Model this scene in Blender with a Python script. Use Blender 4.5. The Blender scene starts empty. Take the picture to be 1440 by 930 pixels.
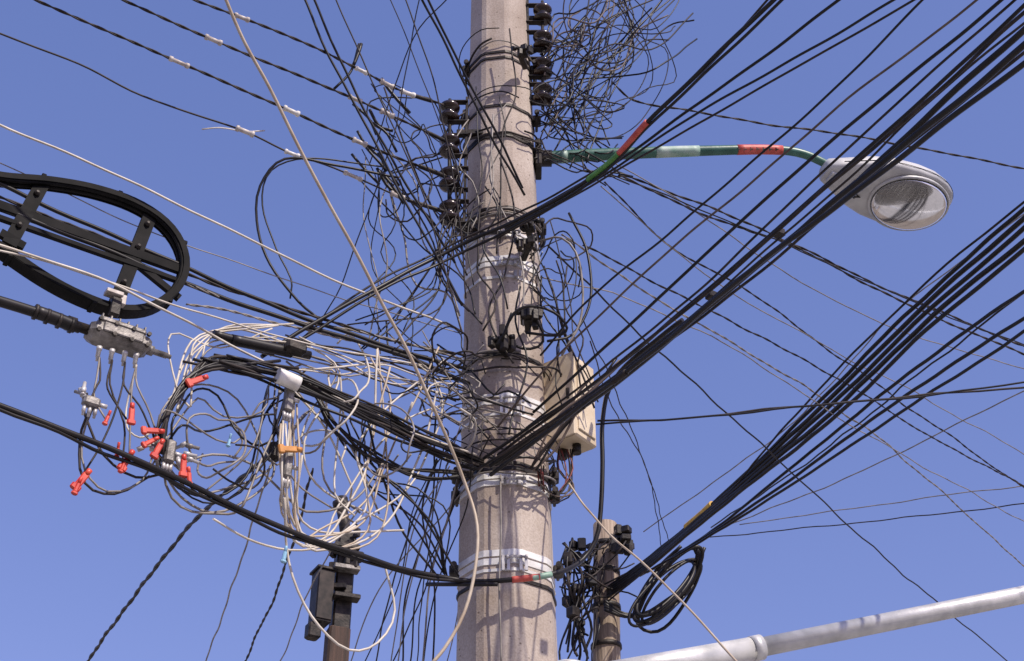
import bpy, math, random
import numpy as np
from mathutils import Vector, Matrix
random.seed(11)
rnd=random.random
def ru(a,b): return a+(b-a)*rnd()
V=Vector
# ---------------------------------------------------------------- survey station
# World: pole foot at origin, +X right, +Y away from the viewer, Z up (metres).
CAM=V((0,-5,1.6)); PIT=math.radians(35); F=2000.0
FW=V((0,math.cos(PIT),math.sin(PIT))); UP=V((0,-math.sin(PIT),math.cos(PIT)))
def P(u,v,y):
    d=V(((u-720)/F,0,0))+UP*((465-v)/F)+FW
    return CAM+d*((y-CAM.y)/d.y)
def depth(p): return (p-CAM).dot(FW)
def proj(p):
    q=p-CAM; t=q.dot(FW); return 720+F*q.x/t, 465-F*q.dot(UP)/t
def path(pts):
    """bearing list, ranges known at some points -> 3D points (straight spans stay straight)"""
    n=len(pts); arc=[0]
    for i in range(1,n): arc.append(arc[-1]+math.dist(pts[i][:2],pts[i-1][:2]))
    inv=[None]*n
    for i,p in enumerate(pts):
        if len(p)>2: inv[i]=1/depth(P(*p))
    known=[i for i in range(n) if inv[i] is not None]
    out=[]
    for i,p in enumerate(pts):
        if inv[i] is None:
            a=max(k for k in known if k<i); b=min(k for k in known if k>i)
            f=(arc[i]-arc[a])/max(1e-6,arc[b]-arc[a]); w=inv[a]*(1-f)+inv[b]*f
        else: w=inv[i]
        d=V(((p[0]-720)/F,0,0))+UP*((465-p[1])/F)+FW
        out.append(CAM+d/w)
    return out
def dense(pts,step=0.035,mx=400):
    n=len(pts)
    if n==2: pts=[pts[0],pts[0].lerp(pts[1],.5),pts[1]]; n=3
    out=[]
    for i in range(n-1):
        p1,p2=pts[i],pts[i+1]
        p0=pts[i-1] if i>0 else p1*2-p2
        p3=pts[i+2] if i+2<n else p2*2-p1
        L=(p2-p1).length
        t1=(p2-p0); t2=(p3-p1)
        t1=t1*(0.5*min(1.6,2*L/max(1e-6,(p2-p0).length))); t2=t2*(0.5*min(1.6,2*L/max(1e-6,(p3-p1).length)))
        k=max(3,min(60,int(L/step)))
        for j in range(k):
            t=j/k;t_2=t*t;t_3=t_2*t
            out.append(p1*(2*t_3-3*t_2+1)+t1*(t_3-2*t_2+t)+p2*(-2*t_3+3*t_2)+t2*(t_3-t_2))
    out.append(pts[-1].copy())
    return out
# ---------------------------------------------------------------- materials
def nmat(name,c1,c2,rough=.5,metal=0,scale=20,bump=0.0,spec=.5,detail=4,bscale=None,coat=0):
    m=bpy.data.materials.new(name); m.use_nodes=True; nt=m.node_tree; N=nt.nodes; Lk=nt.links
    b=N['Principled BSDF']; tc=N.new('ShaderNodeTexCoord')
    no=N.new('ShaderNodeTexNoise'); no.inputs['Scale'].default_value=scale; no.inputs['Detail'].default_value=detail
    Lk.new(tc.outputs['Object'],no.inputs['Vector'])
    r=N.new('ShaderNodeValToRGB'); r.color_ramp.elements[0].position=.35; r.color_ramp.elements[1].position=.68
    r.color_ramp.elements[0].color=(*c1,1); r.color_ramp.elements[1].color=(*c2,1)
    Lk.new(no.outputs['Fac'],r.inputs['Fac']); Lk.new(r.outputs['Color'],b.inputs['Base Color'])
    b.inputs['Roughness'].default_value=rough; b.inputs['Metallic'].default_value=metal
    b.inputs['Specular IOR Level'].default_value=spec; b.inputs['Coat Weight'].default_value=coat
    if bump:
        n2=N.new('ShaderNodeTexNoise'); n2.inputs['Scale'].default_value=bscale or scale*3; n2.inputs['Detail'].default_value=5
        Lk.new(tc.outputs['Object'],n2.inputs['Vector'])
        bp=N.new('ShaderNodeBump'); bp.inputs['Strength'].default_value=bump; bp.inputs['Distance'].default_value=.01
        Lk.new(n2.outputs['Fac'],bp.inputs['Height']); Lk.new(bp.outputs['Normal'],b.inputs['Normal'])
    return m
M={}
M['blk']=nmat('black_rubber',(.006,.005,.005),(.017,.014,.013),.42,scale=14,spec=.32)
M['sho']=nmat('black_nylon',(.004,.004,.004),(.012,.011,.011),.7,scale=14,spec=.12)
M['dus']=nmat('dusty_black_rubber',(.013,.010,.009),(.045,.033,.028),.6,scale=18,spec=.3)
M['brn']=nmat('weathered_brown_jacket',(.07,.045,.035),(.15,.11,.085),.6,scale=15)
M['gry']=nmat('grey_jacket',(.14,.12,.10),(.30,.27,.24),.5,scale=15)
M['wht']=nmat('ivory_jacket',(.42,.37,.30),(.62,.57,.49),.5,scale=12)
M['bei']=nmat('beige_jacket',(.34,.26,.18),(.5,.42,.32),.5,scale=12)
M['alu']=nmat('aluminium_casting',(.10,.09,.08),(.27,.25,.23),.5,metal=.3,scale=30,bump=.2)
M['stl']=nmat('galvanised_steel',(.36,.34,.33),(.62,.60,.58),.45,metal=.35,scale=25,bump=.1)
M['mbd']=nmat('white_strap_steel',(.50,.48,.45),(.78,.77,.74),.5,metal=.1,scale=18,bump=.1)
M['drk']=nmat('dark_steel',(.012,.010,.009),(.045,.036,.03),.5,metal=.2,scale=20,bump=.2,spec=.3)
M['por']=nmat('brown_glazed_porcelain',(.014,.008,.006),(.04,.022,.016),.22,scale=9,coat=.3)
M['red']=nmat('red_plastic',(.48,.03,.018),(.66,.08,.04),.4,scale=25)
M['redt']=nmat('red_tape',(.40,.05,.035),(.58,.11,.08),.5,scale=30)
M['drd']=nmat('dark_red_jacket',(.10,.015,.012),(.2,.03,.025),.5,scale=30)
M['grt']=nmat('green_tape',(.05,.18,.03),(.11,.28,.06),.5,scale=30)
M['ply']=nmat('pale_green_tape',(.2,.33,.25),(.3,.45,.36),.5,scale=30)
M['grp']=nmat('green_paint',(.02,.085,.06),(.05,.15,.11),.4,scale=12,bump=.1)
M['pal']=nmat('pale_label',(.15,.3,.22),(.42,.5,.44),.5,scale=14)
M['yel']=nmat('yellow_tape',(.5,.28,.02),(.7,.42,.05),.5,scale=30)
M['org']=nmat('orange_tag',(.45,.18,.03),(.6,.27,.06),.5,scale=30)
M['whp']=nmat('white_plastic',(.6,.57,.52),(.78,.76,.72),.45,scale=25)
M['cer']=nmat('dull_connector',(.36,.31,.28),(.6,.55,.5),.5,scale=40)
M['lam']=nmat('lamp_grey_paint',(.36,.36,.36),(.55,.55,.54),.4,scale=8,bump=.05)
M['pip']=nmat('silver_paint_pipe',(.46,.46,.45),(.70,.69,.67),.42,metal=.3,scale=10,bump=.12)
M['box']=nmat('cream_painted_box',(.50,.40,.27),(.70,.59,.43),.5,scale=7,bump=.08)
M['blu']=nmat('pale_blue_tag',(.2,.4,.55),(.3,.5,.65),.4)
# concrete
def concrete():
    m=nmat('aged_concrete',(.37,.31,.265),(.52,.455,.40),.88,scale=3,detail=8,spec=.25)
    nt=m.node_tree;N=nt.nodes;Lk=nt.links;b=N['Principled BSDF'];tc=[n for n in N if n.type=='TEX_COORD'][0]
    ramp=[n for n in N if n.type=='VALTORGB'][0]
    mp=N.new('ShaderNodeMapping');mp.inputs['Scale'].default_value=(6,6,.7);Lk.new(tc.outputs['Object'],mp.inputs['Vector'])
    st=N.new('ShaderNodeTexNoise');st.inputs['Scale'].default_value=1.3;st.inputs['Detail'].default_value=7;Lk.new(mp.outputs[0],st.inputs['Vector'])
    r2=N.new('ShaderNodeValToRGB');r2.color_ramp.elements[0].position=.33;r2.color_ramp.elements[0].color=(.70,.65,.61,1);r2.color_ramp.elements[1].position=.58;r2.color_ramp.elements[1].color=(1,1,1,1)
    Lk.new(st.outputs['Fac'],r2.inputs['Fac'])
    mx=N.new('ShaderNodeMixRGB');mx.blend_type='MULTIPLY';mx.inputs[0].default_value=.8
    Lk.new(ramp.outputs[0],mx.inputs[1]);Lk.new(r2.outputs[0],mx.inputs[2])
    ag=N.new('ShaderNodeTexNoise');ag.inputs['Scale'].default_value=130;ag.inputs['Detail'].default_value=3;Lk.new(tc.outputs['Object'],ag.inputs['Vector'])
    r3=N.new('ShaderNodeValToRGB');r3.color_ramp.elements[0].position=.36;r3.color_ramp.elements[0].color=(.74,.71,.68,1);r3.color_ramp.elements[1].position=.6;r3.color_ramp.elements[1].color=(1.05,1.05,1.04,1)
    Lk.new(ag.outputs['Fac'],r3.inputs['Fac'])
    m2=N.new('ShaderNodeMixRGB');m2.blend_type='MULTIPLY';m2.inputs[0].default_value=.6;Lk.new(mx.outputs[0],m2.inputs[1]);Lk.new(r3.outputs[0],m2.inputs[2])
    vo=N.new('ShaderNodeTexVoronoi');vo.inputs['Scale'].default_value=26;Lk.new(tc.outputs['Object'],vo.inputs['Vector'])
    r4=N.new('ShaderNodeValToRGB');r4.color_ramp.elements[0].position=.07;r4.color_ramp.elements[0].color=(.3,.27,.25,1);r4.color_ramp.elements[1].position=.13;r4.color_ramp.elements[1].color=(1,1,1,1)
    Lk.new(vo.outputs['Distance'],r4.inputs['Fac'])
    m3=N.new('ShaderNodeMixRGB');m3.blend_type='MULTIPLY';m3.inputs[0].default_value=.75;Lk.new(m2.outputs[0],m3.inputs[1]);Lk.new(r4.outputs[0],m3.inputs[2])
    Lk.new(m3.outputs[0],b.inputs['Base Color'])
    ad=N.new('ShaderNodeMath');ad.operation='ADD';Lk.new(ag.outputs['Fac'],ad.inputs[0]);Lk.new(r4.outputs[0],ad.inputs[1])
    bp=N.new('ShaderNodeBump');bp.inputs['Strength'].default_value=.35;bp.inputs['Distance'].default_value=.004
    Lk.new(ad.outputs[0],bp.inputs['Height']);Lk.new(bp.outputs[0],b.inputs['Normal'])
    return m
M['con']=concrete()
def woodm(nm,a,b):
    m=nmat(nm,a,b,.8,scale=3,bump=.6,bscale=6)
    nt=m.node_tree;N=nt.nodes;tc=[n for n in N if n.type=='TEX_COORD'][0]
    mp=N.new('ShaderNodeMapping');mp.inputs['Scale'].default_value=(14,14,.8);nt.links.new(tc.outputs['Object'],mp.inputs['Vector'])
    for n in N:
        if n.type=='TEX_NOISE': nt.links.new(mp.outputs[0],n.inputs['Vector'])
    return m
M['wod']=woodm('weathered_wood',(.19,.14,.10),(.36,.28,.21))
M['wdk']=woodm('dark_wood',(.035,.022,.016),(.09,.05,.034))
def glass():
    m=bpy.data.materials.new('lamp_bowl_polycarbonate');m.use_nodes=True;nt=m.node_tree;N=nt.nodes
    N.remove(N['Principled BSDF']);o=[n for n in N if n.type=='OUTPUT_MATERIAL'][0]
    t=N.new('ShaderNodeBsdfTransparent');t.inputs[0].default_value=(.85,.86,.84,1)
    g=N.new('ShaderNodeBsdfGlossy');g.inputs['Roughness'].default_value=.12
    d=N.new('ShaderNodeBsdfDiffuse');d.inputs[0].default_value=(.42,.40,.37,1)
    fr=N.new('ShaderNodeFresnel');fr.inputs[0].default_value=1.6
    a=N.new('ShaderNodeMixShader');b=N.new('ShaderNodeMixShader');a.inputs[0].default_value=.35
    nt.links.new(t.outputs[0],a.inputs[1]);nt.links.new(d.outputs[0],a.inputs[2])
    nt.links.new(fr.outputs[0],b.inputs[0]);nt.links.new(a.outputs[0],b.inputs[1]);nt.links.new(g.outputs[0],b.inputs[2])
    nt.links.new(b.outputs[0],o.inputs[0]);return m
M['gls']=glass()
M['ref']=nmat('lamp_reflector',(.40,.39,.37),(.85,.84,.80),.25,metal=.85,scale=22,bump=.6,bscale=16)
# ---------------------------------------------------------------- mesh builder
class G:
    def __init__(s): s.v=[];s.f=[];s.m=[];s.sm=[];s.ms=[]
    def mi(s,k):
        if k not in s.ms: s.ms.append(k)
        return s.ms.index(k)
    def rings(s,rings,mat,smooth=True,cap=True,closed=True):
        b=len(s.v);n=len(rings[0]);mi=s.mi(mat)
        for r in rings: s.v.extend([tuple(p) for p in r])
        for i in range(len(rings)-1):
            for j in range(n if closed else n-1):
                k=(j+1)%n
                s.f.append((b+i*n+j,b+i*n+k,b+(i+1)*n+k,b+(i+1)*n+j));s.m.append(mi);s.sm.append(smooth)
        if cap:
            s.f.append(tuple(b+j for j in reversed(range(n))));s.m.append(mi);s.sm.append(False)
            e=b+(len(rings)-1)*n
            s.f.append(tuple(e+j for j in range(n)));s.m.append(mi);s.sm.append(False)
    def tube(s,pts,r,mat,seg=7):
        A=np.array([tuple(p) for p in pts]);T=np.gradient(A,axis=0)
        T/=np.maximum(1e-9,np.linalg.norm(T,axis=1))[:,None]
        nrm=np.cross(T[0],(0.13,.2,.97)); 
        if np.linalg.norm(nrm)<.1: nrm=np.cross(T[0],(1,0,0))
        nrm/=np.linalg.norm(nrm)
        an=np.linspace(0,2*math.pi,seg,endpoint=False);R=[]
        for i in range(len(A)):
            nrm=nrm-T[i]*np.dot(nrm,T[i]);l=np.linalg.norm(nrm)
            nrm=nrm/l if l>1e-6 else np.cross(T[i],(1,0,0))
            bi=np.cross(T[i],nrm);rr=r[i] if hasattr(r,'__len__') else r
            R.append(A[i]+rr*(np.cos(an)[:,None]*nrm+np.sin(an)[:,None]*bi))
        s.rings(R,mat)
    def lathe(s,o,ax,prof,mat,seg=20,smooth=True):
        ax=V(ax).normalized();q=ax.to_track_quat('Z','Y');R=[]
        for (h,r) in prof:
            R.append([V(o)+q@V((r*math.cos(2*math.pi*j/seg),r*math.sin(2*math.pi*j/seg),h)) for j in range(seg)])
        s.rings(R,mat,smooth)
    def box(s,c,fr,sz,mat,ch=.12):
        ex,ey,ez=fr;c=V(c);a,b,h=sz[0]/2,sz[1]/2,sz[2]/2;k=min(a,b,h)*ch*2
        def ring(x,y,z,kk): return [c+ex*px+ey*py+ez*z for px,py in ((x,-y+kk),(x,y-kk),(x-kk,y),(-x+kk,y),(-x,y-kk),(-x,-y+kk),(-x+kk,-y),(x-kk,-y))]
        s.rings([ring(a-k,b-k,-h,k),ring(a,b,-h+k,k),ring(a,b,h-k,k),ring(a-k,b-k,h,k)],mat,False)
    def sweep(s,pts,nv,w,h,mat):
        nv=V(nv).normalized();R=[]
        for i,p in enumerate(pts):
            t=(pts[min(i+1,len(pts)-1)]-pts[max(i-1,0)]).normalized();q=nv.cross(t).normalized()
            R.append([p+nv*w/2+q*h/2,p-nv*w/2+q*h/2,p-nv*w/2-q*h/2,p+nv*w/2-q*h/2])
        s.rings(R,mat,False)
    def build(s,name,parent=None):
        me=bpy.data.meshes.new(name);me.from_pydata(s.v,[],s.f);
        for k in s.ms: me.materials.append(M[k])
        me.polygons.foreach_set('material_index',s.m);me.polygons.foreach_set('use_smooth',s.sm);me.update()
        o=bpy.data.objects.new(name,me);bpy.context.scene.collection.objects.link(o)
        if parent: o.parent=parent
        return o
def empty(name):
    e=bpy.data.objects.new(name,None);bpy.context.scene.collection.objects.link(e);return e
AX=(V((1,0,0)),V((0,1,0)),V((0,0,1)))
def rotf(a): return (V((math.cos(a),math.sin(a),0)),V((-math.sin(a),math.cos(a),0)),V((0,0,1)))
# pole geometry
def pr(z): return .1875-.0122*(z-3.61)
def px(z): return -.017-.0132*(z-3.61)
def zrow(v,y=-.17): return P(700,v,y).z
ROT=math.radians(22.5-9)
def octa(z,off=0,cor=.12):
    r=(pr(z)+off)/math.cos(math.pi/8)*.965;out=[]
    cs=[V((px(z)+r*math.cos(ROT+k*math.pi/4),r*math.sin(ROT+k*math.pi/4),z)) for k in range(8)]
    for k in range(8):
        a,b,c=cs[k-1],cs[k],cs[(k+1)%8]
        out+= [b.lerp(a,cor),b.lerp(c,cor)]
    return out
# ---------------------------------------------------------------- utility pole
pole=empty('utility_pole')
g=G();zs=[-.3+.25*i for i in range(47)]
g.rings([octa(z) for z in zs],'con',False);g.build('concrete_shaft',pole)
g=G()
def band(z,h,off=.004,mat='mbd'):
    g.rings([octa(z,off-.006),octa(z,off),octa(z+h,off),octa(z+h,off-.006)],mat,False,cap=False)
for v,n,h,gap in ((332,2,.014,.022),(372,2,.022,.030),(390,1,.014,0),(568,2,.020,.029),(584,1,.012,0),(683,2,.024,.030),(795,2,.026,.034),(805,1,.012,0)):
    for i in range(n):
        band(zrow(v)+i*gap,h,.004+.0007*i)
    z=zrow(v);
    for sx in (-.2,.9):
        for dx in (.0,.02):
            c=V((px(z)+sx*.06+dx,-pr(z)-.01,z+.012));g.box(c,AX,(.012,.012,.034),'stl')
    if n==2:
        a=V((px(z)+.04,-pr(z)-.018,z+.02));g.lathe(a,(1,0,0),[(-.04,.004),(-.04,.008),(-.032,.008),(-.031,.004),(.03,.004),(.031,.008),(.04,.008)],'stl',6)
for v in (70,78,146,186,190,292,300,500,655,662,820): band(zrow(v),.014,.006,'drk')
# through bolts / side ears
for v in (790,683,655,300,146,75):
    z=zrow(v)
    for sx in (-1,1):
        c=V((px(z)+sx*(pr(z)+.015),-.02,z+.03));g.box(c,AX,(.04,.05,.04),'drk');g.lathe(c+V((0,-.07,0)),(0,1,0),[(0,.012),(.015,.012),(.016,.007),(.14,.007)],'drk',8)
g.build('steel_bands',pole)
# clamps on the pole front
g=G()
for (u,v) in ((742,446),(708,484),(745,320),(740,345),(735,75)):
    c=P(u,v,-.25);fr=rotf(ru(-.5,.5));s=1 if v>400 else .7
    g.box(c,fr,(.06*s,.07*s,.045*s),'drk');g.box(c+V((0,.05,0)),fr,(.025,.10,.025),'drk')
    for i in range(5):
        g.box(c+V((ru(-.05,.05)*s,ru(-.04,.0),ru(-.045,.045)*s)),rotf(ru(0,3)),(.024*s,.03,.05*s),'drk')
    g.lathe(c+V((-.05,-.03,0)),(1,.2,.3),[(0,.012),(.02,.012),(.021,.007),(.08,.007),(.081,.012),(.1,.012)],'blk',10)
g.build('suspension_clamps',pole)
def rack(name,u,vs,y,side):
    e=empty(name);g=G()
    zt=P(u,vs[0]-18,y).z;zb=P(u,vs[-1]+22,y).z;x=P(u,vs[0],y).x;xb=P(u,vs[-1],y).x
    def ctr(z): f=(z-zb)/(zt-zb);return V((xb+(x-xb)*f,y,z))
    g.tube([ctr(zb),ctr((zb+zt)/2),ctr(zt)],.008,'drk',8)
    off=.055*side
    g.box((ctr(zb)+ctr(zt))/2+V((off*1.3,.02,0)),AX,(.012,.05,zt-zb+.03),'drk')
    for v in vs:
        c=P(u,v,y)
        g.lathe(c-V((0,0,.052)),(0,0,1),[(0,.02),(.004,.040),(.016,.048),(.024,.044),(.034,.026),(.05,.024),(.058,.03),(.070,.046),(.08,.048),(.09,.042),(.098,.034),(.104,.018)],'por',24)
        for dz in (-.062,.062): g.box(c+V((off*.7,.0,dz)),AX,(.09,.03,.006),'drk')
    for z in (zb+.1,zt-.1):
        c=ctr(z);c2=V((px(z),0,z));g.box((c+V((off,0,0)))*.5+c2*.5,AX,(abs(c2.x-c.x),.03,.03),'drk')
    g.build('spool_insulators',e);return e
rack('insulator_rack',632,(158,205,252,299),-.24,1)
rack('insulator_rack',763,(20,58,96,132),-.06,-1)
# ---------------------------------------------------------------- wires
def W(g,mat,r,pts,ext='',jit=.003,step=.04,twist=0,seg=7):
    p3=path(pts) if not isinstance(pts[0],Vector) else pts
    if 'a' in ext: p3=[p3[0]+(p3[0]-p3[1]).normalized()*6]+p3
    if 'b' in ext: p3=p3+[p3[-1]+(p3[-1]-p3[-2]).normalized()*6]
    d=dense(p3,step)
    if jit:
        a,b,c=ru(0,6),ru(0,6),ru(0,6);s=0;n=len(d)
        o=[]
        for i,p in enumerate(d):
            if i: s+=(d[i]-d[i-1]).length
            k=jit*min(1,i/4,(n-1-i)/4)
            o.append(p+V((math.sin(s*7+a)+.6*math.sin(s*17+b),math.sin(s*6+b),math.sin(s*8+c)+.6*math.sin(s*19+a)))*k)
        d=o
    r=r/1000
    if twist:
        s=0
        for ph in (0,math.pi):
            q=[];s=0
            for i,p in enumerate(d):
                if i: s+=(d[i]-d[i-1]).length
                t=(d[min(i+1,len(d)-1)]-d[max(i-1,0)]).normalized();n1=t.cross(V((0,0,1))).normalized();n2=t.cross(n1)
                q.append(p+(n1*math.cos(s*twist+ph)+n2*math.sin(s*twist+ph))*r*.85)
            g.tube(q,r,mat,6)
    else: g.tube(d,r,mat,seg)
    return d
def near(d,u):
    i=min(range(1,len(d)-1),key=lambda k:abs(proj(d[k])[0]-u));return d[i],(d[i+1]-d[i-1]).normalized()
def sleeve(g,d,u,L,r,mat,ridge=True):
    L/=1000;r/=1000
    if not ridge:      # tape follows the cable
        i0=min(range(1,len(d)-1),key=lambda k:abs(proj(d[k])[0]-u))
        i=j=i0
        while i>1 and (d[i]-d[i0]).length<L/2: i-=1
        while j<len(d)-2 and (d[j]-d[i0]).length<L/2: j+=1
        if j-i>=2: g.tube(dense(d[i:j+1],.01),r,mat,12);return
    p,t=near(d,u)
    pf=[(-L/2,r*.5),(-L/2+.003,r),(-L/2+L*.18,r),(-L/2+L*.2,r*.72),(L/2-L*.2,r*.72),(L/2-L*.18,r),(L/2-.003,r),(L/2,r*.5)] if ridge else [(-L/2,r*.8),(-L/2+.002,r),(L/2-.002,r),(L/2,r*.8)]
    g.lathe(p,t,pf,mat,12)
# --- power lines, upper left
g=G()
l1=W(g,'dus',3.6,[(45,-2,-1.3),(257,90),(410,157),(510,202),(630,250,-.26)],'a',twist=42,step=.016,jit=.001)
l2=W(g,'dus',3.6,[(168,-2,-1.2),(300,57),(430,110),(540,158),(630,200,-.26)],'a',twist=42,step=.016,jit=.001)
l3=W(g,'dus',3.6,[(268,-2,-1.1),(345,27),(440,66),(508,99),(565,128),(630,150,-.26)],'a',twist=42,step=.016,jit=.001)
l4=W(g,'dus',4,[(0,48,-1.15),(110,90),(200,135),(345,185),(410,217),(470,237),(560,275),(630,300,-.26)],'a',jit=.002)
W(g,'wht',3,[(284,182,-.72),(310,180),(345,186,-.65),(372,184,-.6)])
for l,us in ((l1,(257,412,505)),(l2,(303,545,500)),(l3,(345,505,543,570)),(l4,(345,412,500,560))):
    for u in us: sleeve(g,l,u+ru(-3,3),ru(66,88),ru(11,14),random.choice(('cer','whp','cer')))
for i in range(7):
    l=random.choice((l1,l2,l3,l4));sleeve(g,l,ru(575,622),ru(60,90),ru(8,11),'drk',False)
g.build('overhead_power_lines')
# --- light coloured drop wires left
g=G()
W(g,'wht',4.6,[(-2,174,-1.3),(150,240),(300,312),(450,385),(560,430),(650,466,-.22)],'a')
W(g,'wht',4.6,[(-2,344,-1.3),(120,385),(250,445),(340,492),(430,540),(560,600),(670,640,-.22)],'a')
W(g,'wht',3.6,[(-2,352,-1.3),(110,382),(270,437),(420,480),(640,524,-.2)],'a')
W(g,'bei',6.2,[(318,-2,-1.6),(345,60),(380,125),(430,228),(490,335),(545,440),(590,530),(625,610),(655,680,-.45),(671,740),(668,800),(652,860),(625,912),(606,935,-.5)],'a',jit=.002)
W(g,'bei',4,[(800,680,-.1),(850,745),(900,790),(960,845),(1035,930,-.6)],'b')
W(g,'gry',2.2,[(-2,230,-1.2),(200,320),(420,400),(650,470,-.2)],'a')
g.build('ivory_drop_wires')
# --- big bundle to upper right
g=G();e=-.26
bun=[('blk',9.5,[(690,655,e),(860,535),(1000,425),(1130,322),(1260,205),(1442,40,-2.4)]),
('blk',9.5,[(700,652,e),(880,528),(1090,352),(1250,222),(1442,62,-2.45)]),
('blk',8,[(690,668,e),(900,508),(1080,362),(1250,234),(1442,88,-2.5)]),
('dus',6,[(700,640,e),(870,512),(1010,397),(1200,232),(1442,18,-2.3)]),
('blk',6.5,[(680,645,e),(850,528),(990,412),(1100,315),(1300,138),(1442,6,-2.2)]),
('dus',5,[(672,660,e),(850,545),(1000,436),(1110,348),(1260,218),(1442,73,-2.35)]),
('blk',6,[(750,580,e),(850,490),(1000,350),(1200,172),(1412,-2,-2.1)]),
('dus',4.5,[(740,602,e),(960,428),(1100,296),(1300,110),(1430,-2,-2.1)]),
('brn',4.2,[(700,600,e),(780,505),(900,390),(1040,270),(1180,150),(1330,35),(1375,-3,-2.0)]),
('blk',4.5,[(760,500,e),(830,420),(950,320),(1090,200),(1210,90),(1300,-2,-1.8)]),
('dus',4,[(790,600,-.1),(1000,420),(1180,262),(1300,150),(1442,30,-2.2)]),
('blk',6,[(720,312,e),(850,240),(960,160),(1060,92),(1180,-2,-1.6)]),
('blk',5,[(710,322,e),(840,252),(960,172),(1100,92),(1262,-3,-1.7)]),
('dus',4.5,[(700,335,e),(830,262),(980,175),(1120,95),(1290,-3,-1.7)]),
]
bl=[]
for i,(m,r,p) in enumerate(bun): bl.append(W(g,m,r,p,'b',jit=.002))
tp=W(g,'blk',8.5,[(368,502,-.62),(430,462),(520,410),(650,345,-.34),(780,282),(850,237),(910,172),(1000,85),(1092,-3,-1.6)],'b',jit=.002)
W(g,'blk',6,[(380,500,-.6),(440,466),(530,413),(655,352,-.34),(770,295),(840,250),(905,185),(990,105),(1100,0,-1.6)],'b')
W(g,'dus',4.5,[(420,480,-.5),(520,402),(650,338,-.32),(790,268),(860,225),(920,162),(1010,78),(1080,0,-1.55)],'b')
sleeve(g,tp,886,150,13,'redt',False);sleeve(g,tp,858,80,12.2,'grt',False);sleeve(g,tp,838,70,11.6,'grt',False)
for p in (P(1000,416,-.85),P(1095,328,-1.15)): g.box(p,rotf(.6),(.035,.035,.03),'drk')
for k,u in ((0,760),(1,810),(2,870),(5,800),(0,1190)): sleeve(g,bl[k],u,60,11 if k<3 else 8,'dus',False)
g.build('telecom_cable_bundle')
# --- lower right bundle to wooden pole
g=G()
ends=[(1442,292),(1442,305),(1442,320),(1442,337),(1442,350)]
c0=None
for i,(u,v) in enumerate(ends):
    o=i*3.4
    d=W(g,'blk',(11,13,12,13,11)[i],[(855,826+o,3.9),(905,790+o),(965,742+o*.8),(1060,655+o*1.6),(1180,537+o*3.3),(1300,418+o*3.6),(u,v,0)],'b',step=.08,jit=.002)
    c0=c0 or d
for i,(m,r,p) in enumerate([('blk',9,[(920,800,3.9),(1000,748),(1120,652),(1290,516),(1442,408,.1)]),
 ('blk',9,[(910,805,3.9),(990,756),(1100,683),(1260,566),(1442,446,.2)]),
 ('blk',8,[(900,810,3.9),(985,762),(1110,684),(1270,578),(1442,466,.2)]),
 ('dus',6,[(850,850,3.9),(985,735),(1140,560),(1300,400),(1442,282,0)])]):
    W(g,m,r,p,'b',step=.08,jit=.002)
sleeve(g,c0,985,190,22,'yel',False)
for i in range(5):
    cu,cv=938+ru(-7,7),826+ru(-8,8);ra,rb=ru(34,54),ru(50,66);pts=[]
    ph=ru(0,1)
    for k in range(17):
        a=k/16*2*math.pi*1.15+ph+2.6;x=ra*math.cos(a);y=rb*math.sin(a)
        pts.append((cu+x*.85-y*.45,cv+y*.8-x*.35,3.75+.12*math.sin(a+i)))
    W(g,'blk',ru(10,14),pts,jit=0)
for i in range(4):
    W(g,'blk',12,[(982+i*3,770,3.7),(975,805+i*4),(930,850+i*3),(880,862+i*2),(850,845+i*4,3.8)],jit=.01)
W(g,'blk',12,[(958,768,3.7),(925,800),(895,850),(898,880),(925,888),(955,860),(985,800),(975,768,3.7)],jit=0)
g.build('coiled_cable_bundle')
# --- thin lines over the right sky
g=G()
R=[('dus',3.6,[(860,238,.15),(1060,318),(1250,408),(1442,488,1.6)],34),
('dus',3.6,[(870,246,.15),(960,290),(1110,345),(1280,430),(1442,500,1.6)],34),
('blk',3.5,[(860,246,.15),(1000,300),(1180,378),(1320,440),(1442,486,1.5)],0),
('dus',3,[(850,256,.15),(940,345),(1040,402),(1240,546),(1442,688,3)],38),
('dus',3,[(820,345,.1),(1000,438),(1170,528),(1310,615),(1442,684,3)],38),
('gry',3,[(845,262,.15),(990,385),(1130,470),(1300,560),(1442,640,2.6)],0),
('blk',4.6,[(770,345,-.1),(900,470),(1050,606),(1250,790),(1422,934,5)],0),
('gry',3,[(790,330,.0),(930,425),(1060,500),(1230,612),(1442,798,4)],38),
('blk',4,[(838,597,-.1),(1000,585),(1180,568),(1442,540,-.3)],0),
('dus',4.5,[(840,592,-.1),(960,588),(1250,560),(1442,545,-.2)],0),
('dus',4,[(985,757,4),(1200,736),(1442,709,3)],0),
('gry',3.6,[(1040,738,4),(1250,708),(1442,682,3)],0),
('gry',4,[(905,748,4),(1120,590),(1260,440),(1442,300,1)],0),
('gry',4,[(1000,748,4),(1200,668),(1442,548,1.8)],0),
('dus',3.4,[(860,115,.1),(890,140),(1000,162),(1200,192),(1442,237,.7)],34),
('gry',3,[(855,225,.1),(950,278),(1080,368),(1240,455),(1442,520,1.8)],0),
('gry',3,[(760,390,-.1),(880,420),(1030,490),(1200,600),(1442,735,3)],0),
('dus',3,[(830,480,.0),(860,570),(905,650),(940,760,3.6)],0),
('dus',3,[(820,450,.0),(870,560),(915,680),(930,770,3.6)],0),
('blk',5,[(1442,410,.3),(1300,520),(1150,640),(1000,742,3.9)],0)]
for m,r,p,t in R: W(g,m,r,p,'b' if p[-1][0]>1400 else '',twist=t,step=.025 if t else .08,jit=.004)
g.build('thin_span_wires')
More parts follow.
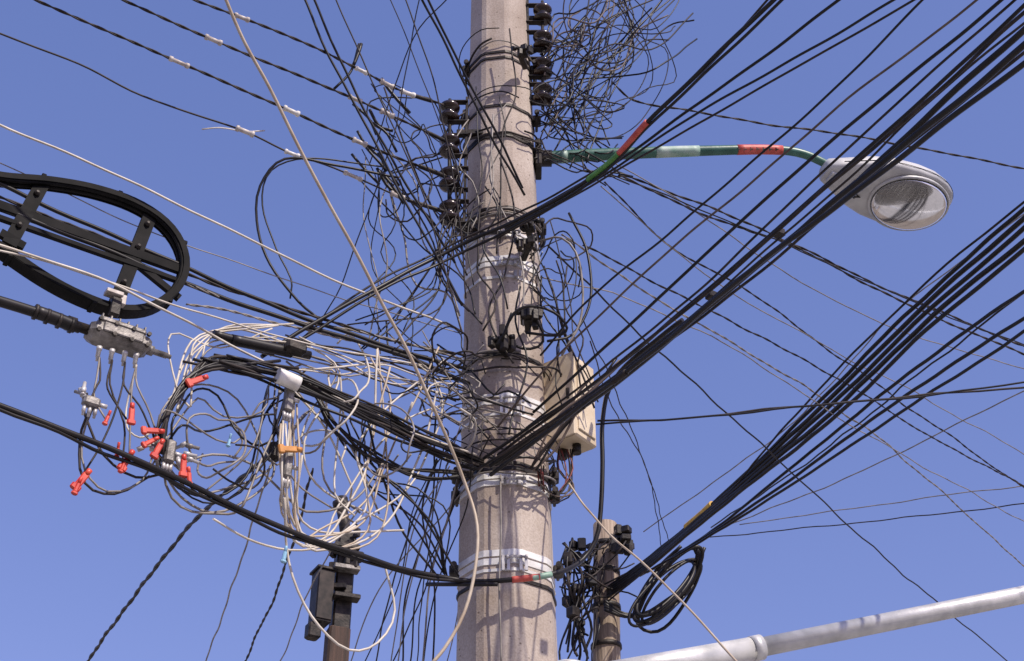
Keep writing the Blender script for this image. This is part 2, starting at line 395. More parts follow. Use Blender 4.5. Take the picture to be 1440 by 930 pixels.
# --- lower left cable wrapping the pole with tape
g=G()
d=W(g,'blk',9.5,[(-2,570,-1.4),(100,608),(200,652),(330,712),(450,762),(560,800),(650,815,-.24),(720,815,-.26),(775,808,-.24),(818,788,-.1),(842,745),(848,650),(848,590),(856,545,-.1),(890,505),(960,450,-.5)],'a',twist=0)
W(g,'blk',6,[(-2,574,-1.4),(100,614),(200,660),(330,720),(450,767),(560,806),(650,818,-.23)],'a',jit=.006)
W(g,'blk',8,[(600,822,-.15),(650,822,-.235),(700,822,-.26)],jit=0)
sleeve(g,d,731,74,12,'redt',False);sleeve(g,d,760,74,11.6,'ply',False)
W(g,'blk',5.5,[(120,934,2.0),(180,850),(262,745),(330,680),(388,632,-.55)],'a',twist=26,step=.03)
W(g,'dus',3.6,[(345,928,2),(385,840),(410,770),(440,660,-.3)],'a',twist=32,step=.03)
W(g,'gry',4,[(290,930,2),(335,800),(380,655,-.3)],'a')
W(g,'gry',3.5,[(395,930,2),(450,800),(560,640,-.2)],'a')
g.build('aerial_trunk_cable')
# ---------------------------------------------------------------- tangles
def wander(g,mat,r,a,b,amp,n=3,dy=.1,**k):
    pts=[a]
    for i in range(1,n+1):
        f=i/(n+1);pts.append((a[0]+(b[0]-a[0])*f+random.gauss(0,amp),a[1]+(b[1]-a[1])*f+random.gauss(0,amp)+amp*.8*math.sin(math.pi*f),a[2]+(b[2]-a[2])*f+random.gauss(0,dy)))
    pts.append(b);return W(g,mat,r,pts,**k)
def loop(g,mat,r,cu,cv,y,ra,rb,turns=1.2,dy=.12,tail=None):
    pts=[];ph=ru(0,6.28);n=int(10*turns)+2;tl=ru(-1,1);h=ru(0,6);dr=random.choice((-1,1))
    for k in range(n):
        a=ph+dr*k/(n-1)*turns*6.283;q=1+.18*math.sin(2*a+h)+.1*math.sin(3.3*a+h*2)
        x=ra*q*math.cos(a);z=rb*q*math.sin(a)
        pts.append((cu+x*math.cos(tl)-z*math.sin(tl)*.6,cv+z*math.cos(tl)+x*math.sin(tl)*.6,y+dy*math.sin(a+h)))
    if tail: pts.append(tail)
    W(g,mat,r,pts,jit=.002)
def pk(*a): return random.choice(a)
g=G()
# top right tangle
for i in range(11):
    loop(g,pk('dus','blk','blk','brn'),ru(3,4.4),ru(795,850),ru(20,160),ru(-.15,.2),ru(25,55),ru(22,55),ru(.4,.8),tail=(ru(745,775),ru(20,200),-.05) if rnd()<.7 else None)
for i in range(22):
    wander(g,pk('dus','blk','dus','blk','brn'),ru(2.8,4.6),(ru(750,775),ru(40,210),-.08),(ru(830,990),ru(-80,100),ru(-.1,.2)),15,3)
for i in range(14):
    wander(g,pk('dus','blk','blk'),ru(3,4.4),(ru(745,775),ru(120,240),-.08),(ru(840,890),ru(190,270),.1),9,3,.05)
for i in range(6): # outer arcs bowing right
    ux=ru(880,965);W(g,pk('dus','blk','dus'),2.7,[(ru(760,790),ru(60,160),-.05),(ru(820,870),ru(-30,50)),(ux-ru(10,50),ru(0,50)),(ux,ru(60,120),.15),(ux-ru(15,60),ru(120,170)),(ru(820,880),ru(150,215)),(ru(755,775),ru(150,220),-.05)])
for i in range(12):
    W(g,pk('dus','blk'),ru(3,4.6),[(ru(765,830),ru(170,250),0),(ru(800,860),ru(90,150)),(ru(830,900),ru(20,70)),(ru(840,960),-6,.2)],'b')
g.build('wire_tangle')
g=G()
# left of the pole upper
for i in range(12):
    wander(g,pk('dus','blk','blk','gry'),ru(2.8,4.4),(ru(500,625),ru(105,300),-.22),(ru(645,680),ru(150,470),-.25),12,3,.05)
for i in range(7):
    loop(g,pk('dus','blk','blk'),ru(2.6,3.8),ru(540,620),ru(130,300),-.27,ru(20,46),ru(20,40),ru(.4,.8),tail=(650,ru(200,400),-.22))
for u0,pp in ((428,[(470,95),(530,205),(590,320),(650,430)]),(440,[(500,130),(560,240),(640,370)]),(592,[(640,90),(690,190),(738,275)]),(600,[(650,95),(696,185),(735,265)])):
    W(g,'blk',5.5,[(u0,-4,-.8)]+pp[:-1]+[(*pp[-1],-.27)],'a')
for u0,pp in ((548,[(585,90),(640,230),(665,330)]),(590,[(575,80),(550,200),(480,400),(455,445)]),(470,[(540,150),(600,290),(650,470)]),(570,[(610,120),(640,260),(655,420)]),(630,[(590,40),(560,110),(520,230)])):
    W(g,pk('dus','blk'),ru(2.4,3.4),[(u0,-4,-.7)]+pp[:-1]+[(*pp[-1],-.27)],'a')
W(g,'blk',6,[(470,125,-.5),(490,105),(498,90),(505,62,-.5)]);W(g,'blk',8,[(497,92,-.5),(503,80),(508,62,-.5)])
for i in range(10):
    u=ru(490,570);v=ru(110,250);W(g,'blk',ru(6,9),[(u,v,-.4),(u+ru(10,22),v+ru(15,26)),(u+ru(26,40),v+ru(30,50),-.35)],jit=.004)
W(g,'blk',5.5,[(560,250,-.4),(470,232),(400,225),(365,262),(362,310),(380,370),(420,425),(450,450,-.5)])
W(g,'blk',3.6,[(540,235,-.4),(430,222),(382,240),(368,290),(388,350),(410,392),(408,420,-.5)])
for i in range(5):
    wander(g,pk('dus','blk','gry'),ru(2.4,3.4),(ru(470,560),ru(180,260),-.35),(ru(450,640),ru(420,500),-.35),14,3,.06)
for i in range(8):
    W(g,pk('dus','blk'),ru(2.6,4),[(ru(640,660),ru(230,340),-.25),(ru(610,640),ru(320,380)),(ru(560,620),ru(400,440),-.3),(ru(480,560),ru(450,500),-.4)])
g.build('wire_tangle')
g=G()
# wraps around the pole
for i in range(32):
    z0=zrow(pk(ru(60,90),ru(140,195),ru(285,310),ru(470,520),ru(490,550),ru(600,665)));tl=ru(-.4,.4);ph=ru(0,6.28);tu=ru(.35,.9);bl_=ru(0,.08) if rnd()<.45 else .01;ba=ru(0,6.28);pts=[]
    n=int(16*tu)
    for k in range(n+1):
        a=ph+k/n*tu*6.283;z=z0+tl*.3*math.sin(a)+ru(-.008,.008);r=pr(z)*1.06+.01+bl_*max(0,math.cos(a-ba))
        pts.append(V((px(z)+r*math.cos(a),r*math.sin(a),z)))
    W(g,pk('blk','dus','dus','gry','blk'),ru(2.6,5.5),pts,jit=.002)
for i in range(10):
    u=ru(662,752);v0=ru(20,420);v1=v0+ru(120,330);wander(g,pk('blk','dus','gry'),ru(2.4,4.4),(u,v0,-.25),(ru(660,750),min(v1,660),-.26),12,3,.015)
W(g,'gry',3.6,[(704,668,-.215),(703,780),(705,935,-.225)])
for i in range(18):
    wander(g,pk('blk','dus','gry','blk'),ru(2.4,4.8),(ru(540,650),ru(450,620),ru(-.4,-.1)),(ru(650,760),ru(470,660),-.24),14,3,.05)
for i in range(9):
    loop(g,pk('blk','dus','blk','wht'),ru(2.6,4.4),ru(580,650),ru(480,620),-.32,ru(22,50),ru(18,44),ru(.5,1.0))
for i in range(7):
    loop(g,pk('blk','dus','dus'),ru(2.6,4),ru(765,800),ru(330,470),-.1,ru(12,34),ru(25,60),ru(.5,.9),tail=(745,ru(330,480),-.22))
W(g,'blk',6,[(705,480,-.3),(722,440),(745,430),(780,440),(798,462),(785,472),(740,468,-.3)])
W(g,'blk',6,[(720,440,-.32),(712,470),(735,490),(765,480),(750,440,-.3)])
W(g,'blk',6,[(800,300,-.1),(828,360),(830,420),(805,470),(770,480,-.2)])
W(g,'gry',5,[(757,340,-.2),(790,335),(815,370),(815,450),(790,500,-.2)])
for i in range(7):
    wander(g,pk('dus','blk'),ru(2.8,4.4),(ru(760,800),ru(300,420),-.1),(ru(770,850),ru(520,600),-.1),9,3,.04)
for i in range(5): # wires hanging in front of the box
    W(g,pk('blk','dus','brn'),ru(3.5,5.5),[(ru(745,765),ru(640,670),-.26),(ru(775,790),ru(585,630)),(ru(810,830),ru(545,580)),(ru(850,880),ru(500,540),-.4)])
# fan downwards left of pole
for i in range(13):
    a=(ru(610,690),ru(580,660),-.25);u=ru(490,630);W(g,pk('blk','dus','dus','gry'),ru(2.2,4),[a,(a[0]*.6+u*.4+ru(-18,18),720+ru(-30,20)),(a[0]*.25+u*.75+ru(-14,14),830),(u,936,ru(-.1,1.2))],'b')
for i in range(7):
    W(g,pk('blk','dus'),ru(3,5),[(ru(440,540),ru(570,600),-.45),(ru(500,560),ru(640,690)),(ru(560,640),ru(690,780)),(ru(600,650),ru(800,812),-.2)])
g.build('pole_wire_wrap')
# ---------------------------------------------------------------- left hand equipment (hangs on the strand plane)
def LY(u,o=0): return -1.25+u/650*1.05+o
def Lp(u,v,o=0): return P(u,v,LY(u,o))
E1=V((.83,.557,0));NV=V((.557,-.83,0));EZ=V((0,0,1));LF=(E1,-NV,EZ)
def LW(g,m,r,pts,**k):
    return W(g,m,r,[(p[0],p[1],LY(p[0],p[2] if len(p)>2 else 0)) for p in pts],**k)
g=G()
LW(g,'blk',8,[(-2,258),(130,318),(262,378),(350,415),(440,452),(560,492),(660,520)],ext='a')
LW(g,'blk',9,[(-2,292),(130,345),(262,398),(350,432),(440,462),(560,498),(660,540)],ext='a')
LW(g,'dus',4,[(-2,276),(130,330),(262,384),(440,446),(560,480),(655,500)],ext='a',twist=34)
LW(g,'gry',3,[(262,400),(350,430),(420,452),(520,470),(650,505)],twist=60,step=.02)
LW(g,'gry',3,[(262,428),(330,440),(400,456),(520,485)],twist=60,step=.02)
for i in range(15):
    o=ru(-15,17);LW(g,pk('blk','blk','dus','blk','blk'),ru(4,6.5),[(ru(255,330),505+o*.5,ru(-.15,-.05)),(400,532+o,ru(-.15,-.05)),(470,560+o*1.1,-.12),(540,592+o*1.2,-.1),(610,625+o,ru(-.1,.0)),(685,655+o*.5)],jit=.005)
for i in range(9):
    LW(g,pk('blk','blk','dus'),ru(4.5,6.5),[(ru(350,420),ru(505,530),-.1),(300,512+ru(-8,8),-.12),(262,540+ru(-8,8),-.12),(238,575+ru(-8,8),-.12),(222+ru(-6,10),ru(600,640),-.1)])
for i in range(5):
    LW(g,pk('blk','dus'),5,[(ru(420,450),540,0),(470,600+ru(-10,10),-.03),(540,650+ru(-10,10)),(600,668+ru(-8,8)),(665,668+ru(-6,6))])
for i in range(10):
    LW(g,pk('wht','gry','dus','blk'),ru(2.6,4.2),[(ru(330,440),ru(470,520)),(ru(450,490),ru(480,530)),(ru(520,580),ru(500,560)),(ru(620,690),ru(520,600))],jit=.006)
g.tube(dense([Lp(390,528,-.13),Lp(405,534,-.13),Lp(420,541,-.13)]),.029,'whp',12)
g.build('lashed_strand_cable')
# snowshoe
shoe=empty('cable_storage_bracket');g=G()
rim=[(-190,250),(-120,238),(-60,240),(0,250),(70,256),(140,270),(200,293),(242,326),(261,368),(252,408),(218,436),(170,441),(115,424),(60,396),(0,356),(-60,318),(-140,280),(-190,252)]
rp=dense([Lp(*p) for p in rim],.03)
g.sweep(rp,NV,.06,.008,'sho')
cen=sum((p for p in rp),V((0,0,0)))/len(rp)
for o in (-.03,.03):
    g.sweep([p+(cen-p).normalized()*.010+NV*o for p in rp],NV,.005,.022,'sho')
for k in range(4):
    pts=[p+(cen-p).normalized()*(.014+.009*(k%2))+NV*(-.018+.012*k) for p in rp];g.tube(pts,.0075,'sho',7)
for a,b,w in (((213,298),(158,440),.05),((-190,222),(262,383),.034),((-190,240),(258,398),.016),((160,345),(252,420),.024),((60,258),(12,345),.05),((34,348),(0,328),.03)):
    g.sweep([Lp(*a),Lp((a[0]+b[0])/2,(a[1]+b[1])/2),Lp(*b)],NV,.02,w,'sho')
for p in ((205,318),(192,350),(172,400),(50,275),(25,320)): g.lathe(Lp(*p)+NV*.011,NV,[(0,.011),(.009,.011),(.01,.005),(.018,.005)],'drk',8)
for k in range(3,len(rp)-3,9): g.box(rp[k]+(rp[k]-cen).normalized()*.004,LF,(.016,.066,.016),'sho')
g.build('bracket_frame',shoe)
# tap amplifier
tap=empty('cable_tap_enclosure');g=G()
c=Lp(166,478,-.05)
g.box(c,LF,(.215,.10,.062),'alu',.28);g.box(c+EZ*.038,LF,(.165,.085,.026),'alu',.3);g.box(c+NV*.052,LF,(.14,.012,.036),'alu',.3)
for k in range(6): g.box(c+E1*(-.075+.03*k)+EZ*.052,LF,(.006,.08,.014),'alu',.2)
g.box(Lp(162,432,-.05),LF,(.035,.025,.07),'drk');g.box(Lp(160,414,-.05),LF,(.06,.04,.016),'cer');g.box(Lp(172,424,-.05),LF,(.02,.03,.04),'cer')
for dx in (-.085,-.03,.03,.085): 
    for s in (-1,1): g.lathe(c+E1*dx+EZ*.022*s+NV*.052,NV,[(0,.008),(.012,.008)],'drk',6)
g.lathe(c+E1*.105,E1,[(0,.018),(.02,.018),(.021,.011),(.07,.011),(.071,.008),(.085,.008)],'alu',12)
W(g,'blk',18,[Lp(-120,385,-.05),Lp(-40,412,-.05),Lp(45,438,-.05),Lp(112,462,-.05)],jit=0,seg=14)
W(g,'blk',23,[Lp(48,438,-.05),Lp(80,449,-.05),Lp(106,460,-.05)],jit=0,seg=14)
for f in (0,.33,.66,1): g.lathe(Lp(50+50*f,439+19*f,-.05),E1,[(-.006,.02),(-.005,.027),(.005,.027),(.006,.02)],'drk',14)
g.lathe(c-E1*.18,E1,[(0,.026),(.03,.026),(.032,.018),(.09,.018)],'drk',14)
tops=[(140,487),(158,491),(176,494),(192,497)]
for u,v in tops:
    q=Lp(u,v+1,-.07);g.lathe(q,(0,0,-1),[(0,.010),(.012,.010),(.013,.008),(.04,.008),(.041,.005),(.055,.005)],'stl',10)
g.build('tap_housing',tap)
g=G()
for (u,v,w,h) in ((128,566,.055,.035),(238,636,.035,.085),(406,560,.032,.12),(404,655,.03,.10)):
    q=Lp(u,v,-.09);g.box(q,LF,(w,.035,h),'alu',.2)
    for k in range(3): g.lathe(q+E1*(-w/3+k*w/3)-EZ*h/2,(0,0,-1),[(0,.007),(.022,.007),(.023,.005),(.035,.005)],'stl',8)
    g.lathe(q+E1*w/2,E1,[(0,.008),(.025,.008)],'stl',8)
W(g,'blk',16,[Lp(300,470,-.03),Lp(330,478,-.03),Lp(380,488,-.03),Lp(436,500,-.03)],jit=0,seg=14)
W(g,'blk',21,[Lp(325,478,-.03),Lp(360,485,-.03),Lp(410,496,-.03)],jit=0,seg=14)
g.box(Lp(415,490,-.06),LF,(.08,.05,.04),'drk',.2);g.box(Lp(385,636,0),LF,(.05,.05,.07),'drk',.2)
for i in range(16):
    u,v=random.choice([(120,560),(205,620),(225,632),(255,645),(262,630),(215,640),(190,625)]);g.lathe(Lp(u+ru(-8,8),v+ru(-8,8),-.09),(ru(-1,1),.1,ru(-1,1)),[(0,.009),(.02,.009),(.021,.006),(.045,.006)],pk('stl','alu','cer'),8)
g.build('cable_splitter')
# red tags
g=G()
for (u,v,a,m,s) in ((115,675,.45,'red',1.15),(108,686,.2,'red',.7),(185,583,-.1,'red',1),(178,648,.35,'red',1.1),(172,657,.2,'red',.6),(214,606,1.3,'red',1),(222,632,.3,'red',1),(210,622,.8,'red',.8),(258,656,-.1,'red',1.05),(266,672,-.2,'red',.8),(277,535,.9,'red',1.15),(150,590,.2,'red',.6),(165,636,0,'red',.6),(408,632,1.3,'org',1.2),(322,622,.1,'blu',.5),(400,782,.1,'blu',.7)):
    q=Lp(u,v,-.14);ez=(E1*math.sin(a)+EZ*math.cos(a));ex=(E1*math.cos(a)-EZ*math.sin(a));fr=(ex,-NV,ez)
    g.box(q,fr,(.019*s,.012,.05*s),m,.3);g.box(q-ez*.028*s,fr,(.029*s,.014,.02*s),m,.3)
    g.lathe(q+ez*.02*s,ez,[(0,.008*s),(.02,.008*s),(.022,.005)],m,10)
g.build('cable_lock_tag')
# tap drop wires
g=G()
for i,(u,v) in enumerate(tops):
    for j in range(2):
        tgt=[(128,560),(150,592),(178,590),(172,655),(212,606),(118,665),(182,640),(225,625)][i*2+j]
        LW(g,pk('wht','gry','gry','dus'),3.4,[(u,v+16,-.07),(u+ru(-6,3),v+48,-.1),((u+tgt[0])/2+ru(-12,12),(v+tgt[1])/2+22,-.1),(tgt[0],tgt[1],-.1)])
LW(g,'wht',3.4,[(192,513,-.08),(180,560),(178,600),(195,615),(210,610)])
LW(g,'gry',3.6,[(130,575,-.08),(118,610),(120,660),(150,690),(200,675),(215,640)])
LW(g,'dus',4.4,[(126,575,-.08),(112,620),(118,680),(160,695),(210,670)])
LW(g,'dus',4.4,[(118,580),(145,640),(190,672),(235,665)])
for i in range(11):
    LW(g,pk('gry','gry','dus','dus','blk'),ru(3.2,4.4),[(ru(200,250),ru(600,660),-.08),(ru(230,280),ru(560,600) if i%2 else ru(670,700),ru(-.15,0)),(ru(290,330),ru(545,640) if i%2 else ru(690,740)),(ru(340,390),ru(560,720),ru(-.1,0)),(ru(370,400),ru(520,640)),(ru(385,430),ru(500,560))])
for i in range(3):
    loop(g,pk('gry','dus','dus','gry'),ru(3.2,4.2),ru(275,340),ru(590,670),LY(300,-.05),ru(30,55),ru(28,48),ru(.6,1))
LW(g,'gry',4.4,[(230,665),(255,700),(300,722),(345,705),(385,668),(382,640)])
LW(g,'gry',4.4,[(245,655),(300,640),(355,655),(395,690),(430,720),(500,700),(540,650)])
for i in range(8):
    u0=395+i*3.2;LW(g,pk('wht','wht','bei'),ru(3.8,4.6),[(u0,ru(560,600),-.08),(u0+ru(-8,8),ru(640,690),ru(-.14,-.02)),(u0+ru(-15,15),ru(715,765)),(u0+ru(15,60),ru(745,785)),(ru(470,540),ru(690,750)),(ru(500,590),ru(560,680)),(ru(520,640),ru(480,580),-.02)])
for i in range(6):
    LW(g,pk('wht','gry','wht'),ru(3.4,4.4),[(ru(400,430),ru(480,540),-.0),(ru(440,480),ru(520,600)),(ru(400,500),ru(620,700)),(ru(470,560),ru(690,750),ru(-.1,.1))])
for i in range(5):
    loop(g,pk('wht','gry','wht'),ru(3.4,4.4),ru(440,560),ru(520,680),LY(480,-.0),ru(30,58),ru(30,62),ru(.6,1.1))
for i in range(8):
    LW(g,pk('wht','gry','wht'),ru(3.2,4.4),[(ru(340,420),ru(450,520)),(ru(290,340),ru(450,500)),(ru(235,290),ru(470,540)),(ru(225,270),ru(560,600),-.1)])
LW(g,'wht',4.4,[(400,700,-.1),(404,770),(420,830),(448,880),(490,915),(530,905),(555,860),(540,790)])
LW(g,'wht',4.2,[(425,640,-.1),(418,720),(450,748),(510,748),(568,746)])
LW(g,'wht',4,[(300,730,-.1),(360,762),(440,772),(500,740)])
LW(g,'wht',4.2,[(440,520,-.05),(520,512),(590,515),(620,560),(600,640),(560,700),(500,735)])
g.build('ivory_coax_tangle')
# ---------------------------------------------------------------- junction box on the pole
jb=empty('junction_box');g=G()
c=P(801,572,.02);fr=rotf(math.radians(-38))
g.box(c,fr,(.16,.15,.39),'box',.05)
g.box(c-fr[1]*.081,fr,(.166,.012,.40),'box',.3)
g.box(c+fr[0]*.083,fr,(.010,.115,.33),'box',.3)
g.box(c-fr[1]*.090+fr[0]*.055,fr,(.012,.008,.05),'drk')
for s in (-1,1): g.lathe(c-fr[1]*.087-fr[0]*.065+EZ*.15*s,-fr[1],[(0,.006),(.004,.006)],'stl',8)
for s in (-1,1): g.box(c+EZ*.14*s-V((.1,0,0)),AX,(.12,.04,.03),'drk')
g.lathe(c-EZ*.195+fr[0]*.03,(0,0,-1),[(0,.018),(.04,.018)],'drk',12);g.lathe(c-EZ*.195-fr[0]*.04,(0,0,-1),[(0,.018),(.04,.018)],'drk',12)
for i in range(9):
    a=(ru(785,808),632,0.0);W(g,pk('drd','blk','dus','brn','drd'),3,[a,(a[0]+ru(-6,8),660),(ru(785,808),690),(ru(765,785),700+ru(-8,6),-.05),(ru(755,768),ru(640,690),-.2)])
g.build('box_body',jb)
# ---------------------------------------------------------------- street lamp
sl=empty('street_lamp');g=G()
ap=dense([P(752,223,.02),P(860,217,.04),P(1000,212,.08),P(1090,211,.12),P(1130,217,.14),P(1172,236,.18)],.03)
g.tube(ap,[.032-.012*i/(len(ap)-1) for i in range(len(ap))],'grp',18)
def arms(u0,u1,k,mat):
    q=[(i,p) for i,p in enumerate(ap) if u0<=proj(p)[0]<=u1];g.tube([p for i,p in q],[.032-.012*i/(len(ap)-1)+k for i,p in q],mat,18)
arms(1030,1100,.0015,'redt');arms(915,985,.001,'pal');arms(780,800,.001,'pal')
for u in range(1038,1096,8):
    i=min(range(len(ap)),key=lambda k:abs(proj(ap[k])[0]-u));q=ap[i];r=.0235
    g.box(q+V((0,-r*.82,-r*.57)),(V((1,0,0)),V((0,.57,-.82)),V((0,-.82,-.57))),(.005,.016,.003),'grp');g.box(q+V((.007,-r*.82,-r*.57)),(V((1,0,0)),V((0,.57,-.82)),V((0,-.82,-.57))),(.012,.004,.003),'grp')
g.box(P(757,224,-.0),AX,(.03,.12,.16),'drk')
g.lathe(P(752,223,.02),(1,0,0),[(-.03,.05),(.03,.05),(.032,.04),(.08,.04)],'drk',16)
g.build('bracket_arm',sl)
neck=P(1158,238,.16);th=math.radians(24);A1=V((math.cos(th),math.sin(th),-.02)).normalized();A2=V((-math.sin(th),math.cos(th),0)).normalized();A3=A1.cross(A2)
rl=math.radians(10);A2,A3=(A2*math.cos(rl)-A3*math.sin(rl)),(A3*math.cos(rl)+A2*math.sin(rl))
g=G();prof=[(0,.035,.03,.03),(.01,.056,.046,.038),(.06,.080,.056,.043),(.12,.110,.066,.045),(.19,.145,.078,.045),(.28,.170,.088,.045),(.40,.180,.092,.045),(.48,.176,.085,.042),(.55,.155,.070,.036),(.60,.120,.052,.028),(.63,.075,.032,.02),(.642,.02,.01,.008)]
prof=[(s*1.12,w,ht,hb) for s,w,ht,hb in prof]
R=[]
for s,w,ht,hb in prof:
    ring=[]
    for k in range(32):
        a=2*math.pi*k/32;ca,sa=math.cos(a),math.sin(a)
        x=math.copysign(abs(ca)**.75,ca)*w;z=math.copysign(abs(sa)**(.75 if sa>0 else .5),sa)*(ht if sa>0 else hb)
        ring.append(neck+A1*s+A2*x+A3*z)
    R.append(ring)
g.rings(R,'lam')
for sgn in (1,-1):
    q=[neck+A1*s+A2*(w+.001)*sgn+A3*-.004 for s,w,_,_ in prof[2:]];g.tube(dense(q,.03),.0018,'drk',6)
g.box(neck+A1*.05-A3*.045,(A1,A2,A3),(.06,.06,.02),'lam')
g.build('lamp_housing',sl)
g=G();lc=neck+A1*.482-A3*.046
def ell(a,b,z,n=40): return [lc+A1*a*math.cos(2*math.pi*k/n)+A2*b*math.sin(2*math.pi*k/n)-A3*z for k in range(n)]
ea,eb=.202,.155
g.rings([ell(ea+.010,eb+.010,-.004),ell(ea+.013,eb+.013,.008),ell(ea+.008,eb+.008,.014),ell(ea,eb,.012),ell(ea-.002,eb-.002,-.002)],'lam',cap=False)
g.rings([ell(ea,eb,.004)]+[ell(ea*f,eb*f,.004) for f in (.8,.6,.4,.2,.02)],'ref')
g.tube([lc+A1*x-A3*.03 for x in (-.09,-.05,0,.05,.08)],[.010,.018,.022,.018,.006],'whp',12)
g.box(lc-A1*.12-A3*.025,(A1,A2,A3),(.05,.05,.035),'alu')
for k in range(-5,6): g.sweep([lc+A1*(.03*k)+A2*y*math.sqrt(1-(k/6.5)**2)-A3*(.012+.006*math.cos(k)) for y in (-.12,-.04,.04,.12)],A1,.005,.016,'ref')
g.build('reflector',sl)
g=G();g.rings([ell((ea-.002)*math.cos(t),(eb-.002)*math.cos(t),.012+.048*math.sin(t)) for t in [i/9*math.pi/2*.98 for i in range(10)]],'gls')
g.build('lens_bowl',sl)
tx=bpy.data.curves.new('number','FONT');tx.body='14';tx.size=.075;tx.extrude=.0006
to=bpy.data.objects.new('number_decal',tx);bpy.context.scene.collection.objects.link(to);to.parent=sl;tx.materials.append(M['blk'])
zz=-A3;xx=(A2*.9+A1*.35).normalized();xx=(xx-zz*xx.dot(zz)).normalized();yy=zz.cross(xx)
to.matrix_world=Matrix.Translation(neck+A1*.165+A2*.012-A3*.0485)@Matrix((xx,yy,zz)).transposed().to_4x4()
# ---------------------------------------------------------------- wooden pole behind, right
wp=empty('wooden_utility_pole');g=G()
t0=P(851,738,4);R=[]
for i in range(20):
    z=t0.z*(1-i/19)-.2*(i/19);f=i/19;r=.085+.05*f;cx=t0.x-.10*f*1.8
    R.append([V((cx+r*math.cos(a)*(1+.04*math.sin(3*a+i)),4+r*math.sin(a),z)) for a in [k*2*math.pi/16 for k in range(16)]])
g.rings(R,'wod')
g.build('timber_shaft',wp);g=G()
for v in (762,800,850,905):
    z=P(848,v,3.9).z;f=1-z/t0.z;g.lathe(V((t0.x-.18*f,4,z)),(0,0,1),[(0,.09+.05*f),(.002,.098+.05*f),(.03,.098+.05*f),(.032,.09+.05*f)],'drk',16)
for i in range(26):
    u,v=random.choice([(ru(797,832),ru(765,840)),(ru(795,825),ru(820,930)),(ru(860,885),ru(745,775))]);g.box(P(u,v,3.85+ru(-.1,.1)),rotf(ru(0,3)),(ru(.03,.08),ru(.03,.08),ru(.03,.09)),pk('drk','blk'))
for i in range(22):
    wander(g,pk('blk','dus','blk','dus'),ru(5,10),(ru(790,850),ru(755,800),3.85),(ru(790,835),ru(880,950),3.85),7,3,.06)
for i in range(12):
    wander(g,pk('blk','dus'),ru(4,8),(ru(785,830),ru(760,850),3.8),(ru(840,905),ru(745,850),3.8),10,3,.06)
g.build('line_hardware',wp)
# left distant pole
lp=empty('steel_utility_pole');g=G()
t0=P(487,752,5)
g.box(V((t0.x,5,t0.z/2)),rotf(.35),(.14,.14,t0.z),'drk',.1)
zb=P(480,885,5).z
g.box(V((t0.x-.01,5,zb/2)),rotf(.35),(.165,.165,zb),'wdk',.1)
g.tube([P(487,760,5),P(484,735,5),P(480,712,5)],.045,'drk',10)
g.lathe(P(480,716,5),(0,0,1),[(0,.035),(.01,.065),(.05,.075),(.06,.05),(.1,.045),(.11,.02)],'drk',14)
for v in (770,800,840): g.box(P(487,v,4.9),rotf(.35),(.20,.1,.035),'alu' if v==800 else 'drk')
for i in range(14): g.box(P(ru(465,510),ru(748,800),4.9),rotf(ru(0,3)),(ru(.03,.1),.06,ru(.03,.09)),'drk')
g.build('square_shaft',lp);g=G()
c=P(452,842,4.9);fr=rotf(.5);g.box(c,fr,(.13,.15,.42),'drk',.06);g.box(c-fr[1]*.08,fr,(.12,.01,.38),'dus',.2);g.box(c+EZ*.22,fr,(.16,.18,.02),'drk');g.box(c+V((.12,0,.1)),AX,(.12,.05,.04),'drk');g.box(c+V((-.04,-.02,-.27)),fr,(.10,.1,.12),'drk')
g.build('meter_box',lp)
# ---------------------------------------------------------------- signal mast arm lower right
ma=empty('signal_mast_arm');g=G()
a=P(800,958,.75);b=P(1062,912,.9);c2=P(1442,836,1.25);c3=c2+(c2-b).normalized()*3
g.tube([a,b],.052,'pip',24);g.tube([b-(c2-b).normalized()*.02,b+(c2-b)*.02],.056,'pip',24);g.tube([b,c2,c3],.042,'pip',24)
g.tube([V((a.x,a.y,0)),V((a.x,a.y,a.z/2)),V((a.x,a.y,a.z+.05))],[.11,.1,.08],'pip',24)
g.lathe(V((a.x,a.y,a.z+.05)),(0,0,1),[(0,.085),(.02,.07),(.03,.02)],'pip',20);g.box(V((a.x,a.y,.165)),AX,(.4,.4,.03),'stl')
g.build('arm_and_post',ma)
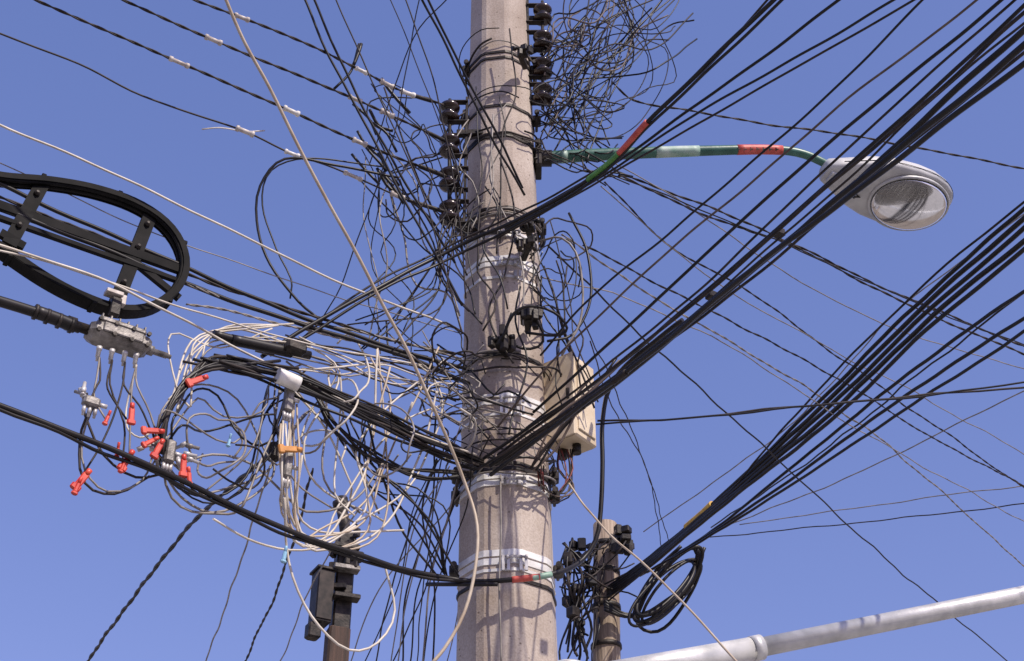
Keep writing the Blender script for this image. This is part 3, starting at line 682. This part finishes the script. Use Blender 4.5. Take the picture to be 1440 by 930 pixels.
# ---------------------------------------------------------------- ground
def sheet(name,x0,x1,y0,y1,z,m,thick=0):
    me=bpy.data.meshes.new(name)
    if thick:
        vs=[(x,y,zz) for zz in (z-thick,z) for x,y in ((x0,y0),(x1,y0),(x1,y1),(x0,y1))]
        fs=[(3,2,1,0),(4,5,6,7),(0,1,5,4),(1,2,6,5),(2,3,7,6),(3,0,4,7)]
    else: vs=[(x0,y0,z),(x1,y0,z),(x1,y1,z),(x0,y1,z)];fs=[(0,1,2,3)]
    me.from_pydata(vs,[],fs);me.materials.append(m);o=bpy.data.objects.new(name,me);bpy.context.scene.collection.objects.link(o)
sheet('ground',-1500,1500,-1500,1500,0,nmat('dry_earth',(.16,.13,.10),(.26,.22,.17),.9,scale=.8,bump=.3))
sheet('road',-300,300,-14,-6.5,.004,nmat('asphalt',(.04,.04,.042),(.07,.068,.066),.85,scale=3,bump=.4,bscale=60))
sheet('sidewalk',-300,300,-6.4,7,.13,nmat('paving_concrete',(.26,.25,.23),(.38,.36,.33),.85,scale=2,bump=.3,bscale=40),.128)
sheet('road_marking',-300,300,-10.3,-10.15,.008,nmat('road_paint',(.6,.6,.58),(.8,.8,.78),.6))
# ---------------------------------------------------------------- sky, sun, camera
EL,RO=math.radians(48),math.radians(140)
w=bpy.data.worlds.new('World');bpy.context.scene.world=w;w.use_nodes=True;nt=w.node_tree;bg=nt.nodes['Background']
sk=nt.nodes.new('ShaderNodeTexSky');sk.sky_type='NISHITA';sk.sun_disc=False;sk.sun_elevation=EL;sk.sun_rotation=RO
sk.air_density=1.0;sk.dust_density=1.0;sk.ozone_density=2.0
mx=nt.nodes.new('ShaderNodeMixRGB');mx.blend_type='MULTIPLY';mx.inputs[0].default_value=1;mx.inputs[2].default_value=(1.62,1.22,1.42,1)
m2=nt.nodes.new('ShaderNodeMixRGB');m2.inputs[0].default_value=.45;m2.inputs[2].default_value=(.70,1.38,3.95,1)
nt.links.new(sk.outputs[0],mx.inputs[1]);nt.links.new(mx.outputs[0],m2.inputs[1]);nt.links.new(m2.outputs[0],bg.inputs[0]);bg.inputs[1].default_value=.145
sd=V((math.sin(RO)*math.cos(EL),math.cos(RO)*math.cos(EL),math.sin(EL)))
s=bpy.data.lights.new('sun','SUN');s.energy=5.0;s.angle=math.radians(.5);s.color=(1,.91,.80)
so=bpy.data.objects.new('sun',s);so.rotation_euler=sd.to_track_quat('Z','Y').to_euler();so.location=sd*30;bpy.context.scene.collection.objects.link(so)
cm=bpy.data.cameras.new('camera');cm.lens=50;cm.sensor_width=36;cm.clip_end=5000
co=bpy.data.objects.new('camera',cm);co.location=CAM;co.rotation_euler=(math.pi/2+PIT,0,0);bpy.context.scene.collection.objects.link(co)
sc=bpy.context.scene;sc.camera=co;sc.view_settings.view_transform='Standard';sc.view_settings.look='None';sc.view_settings.exposure=0
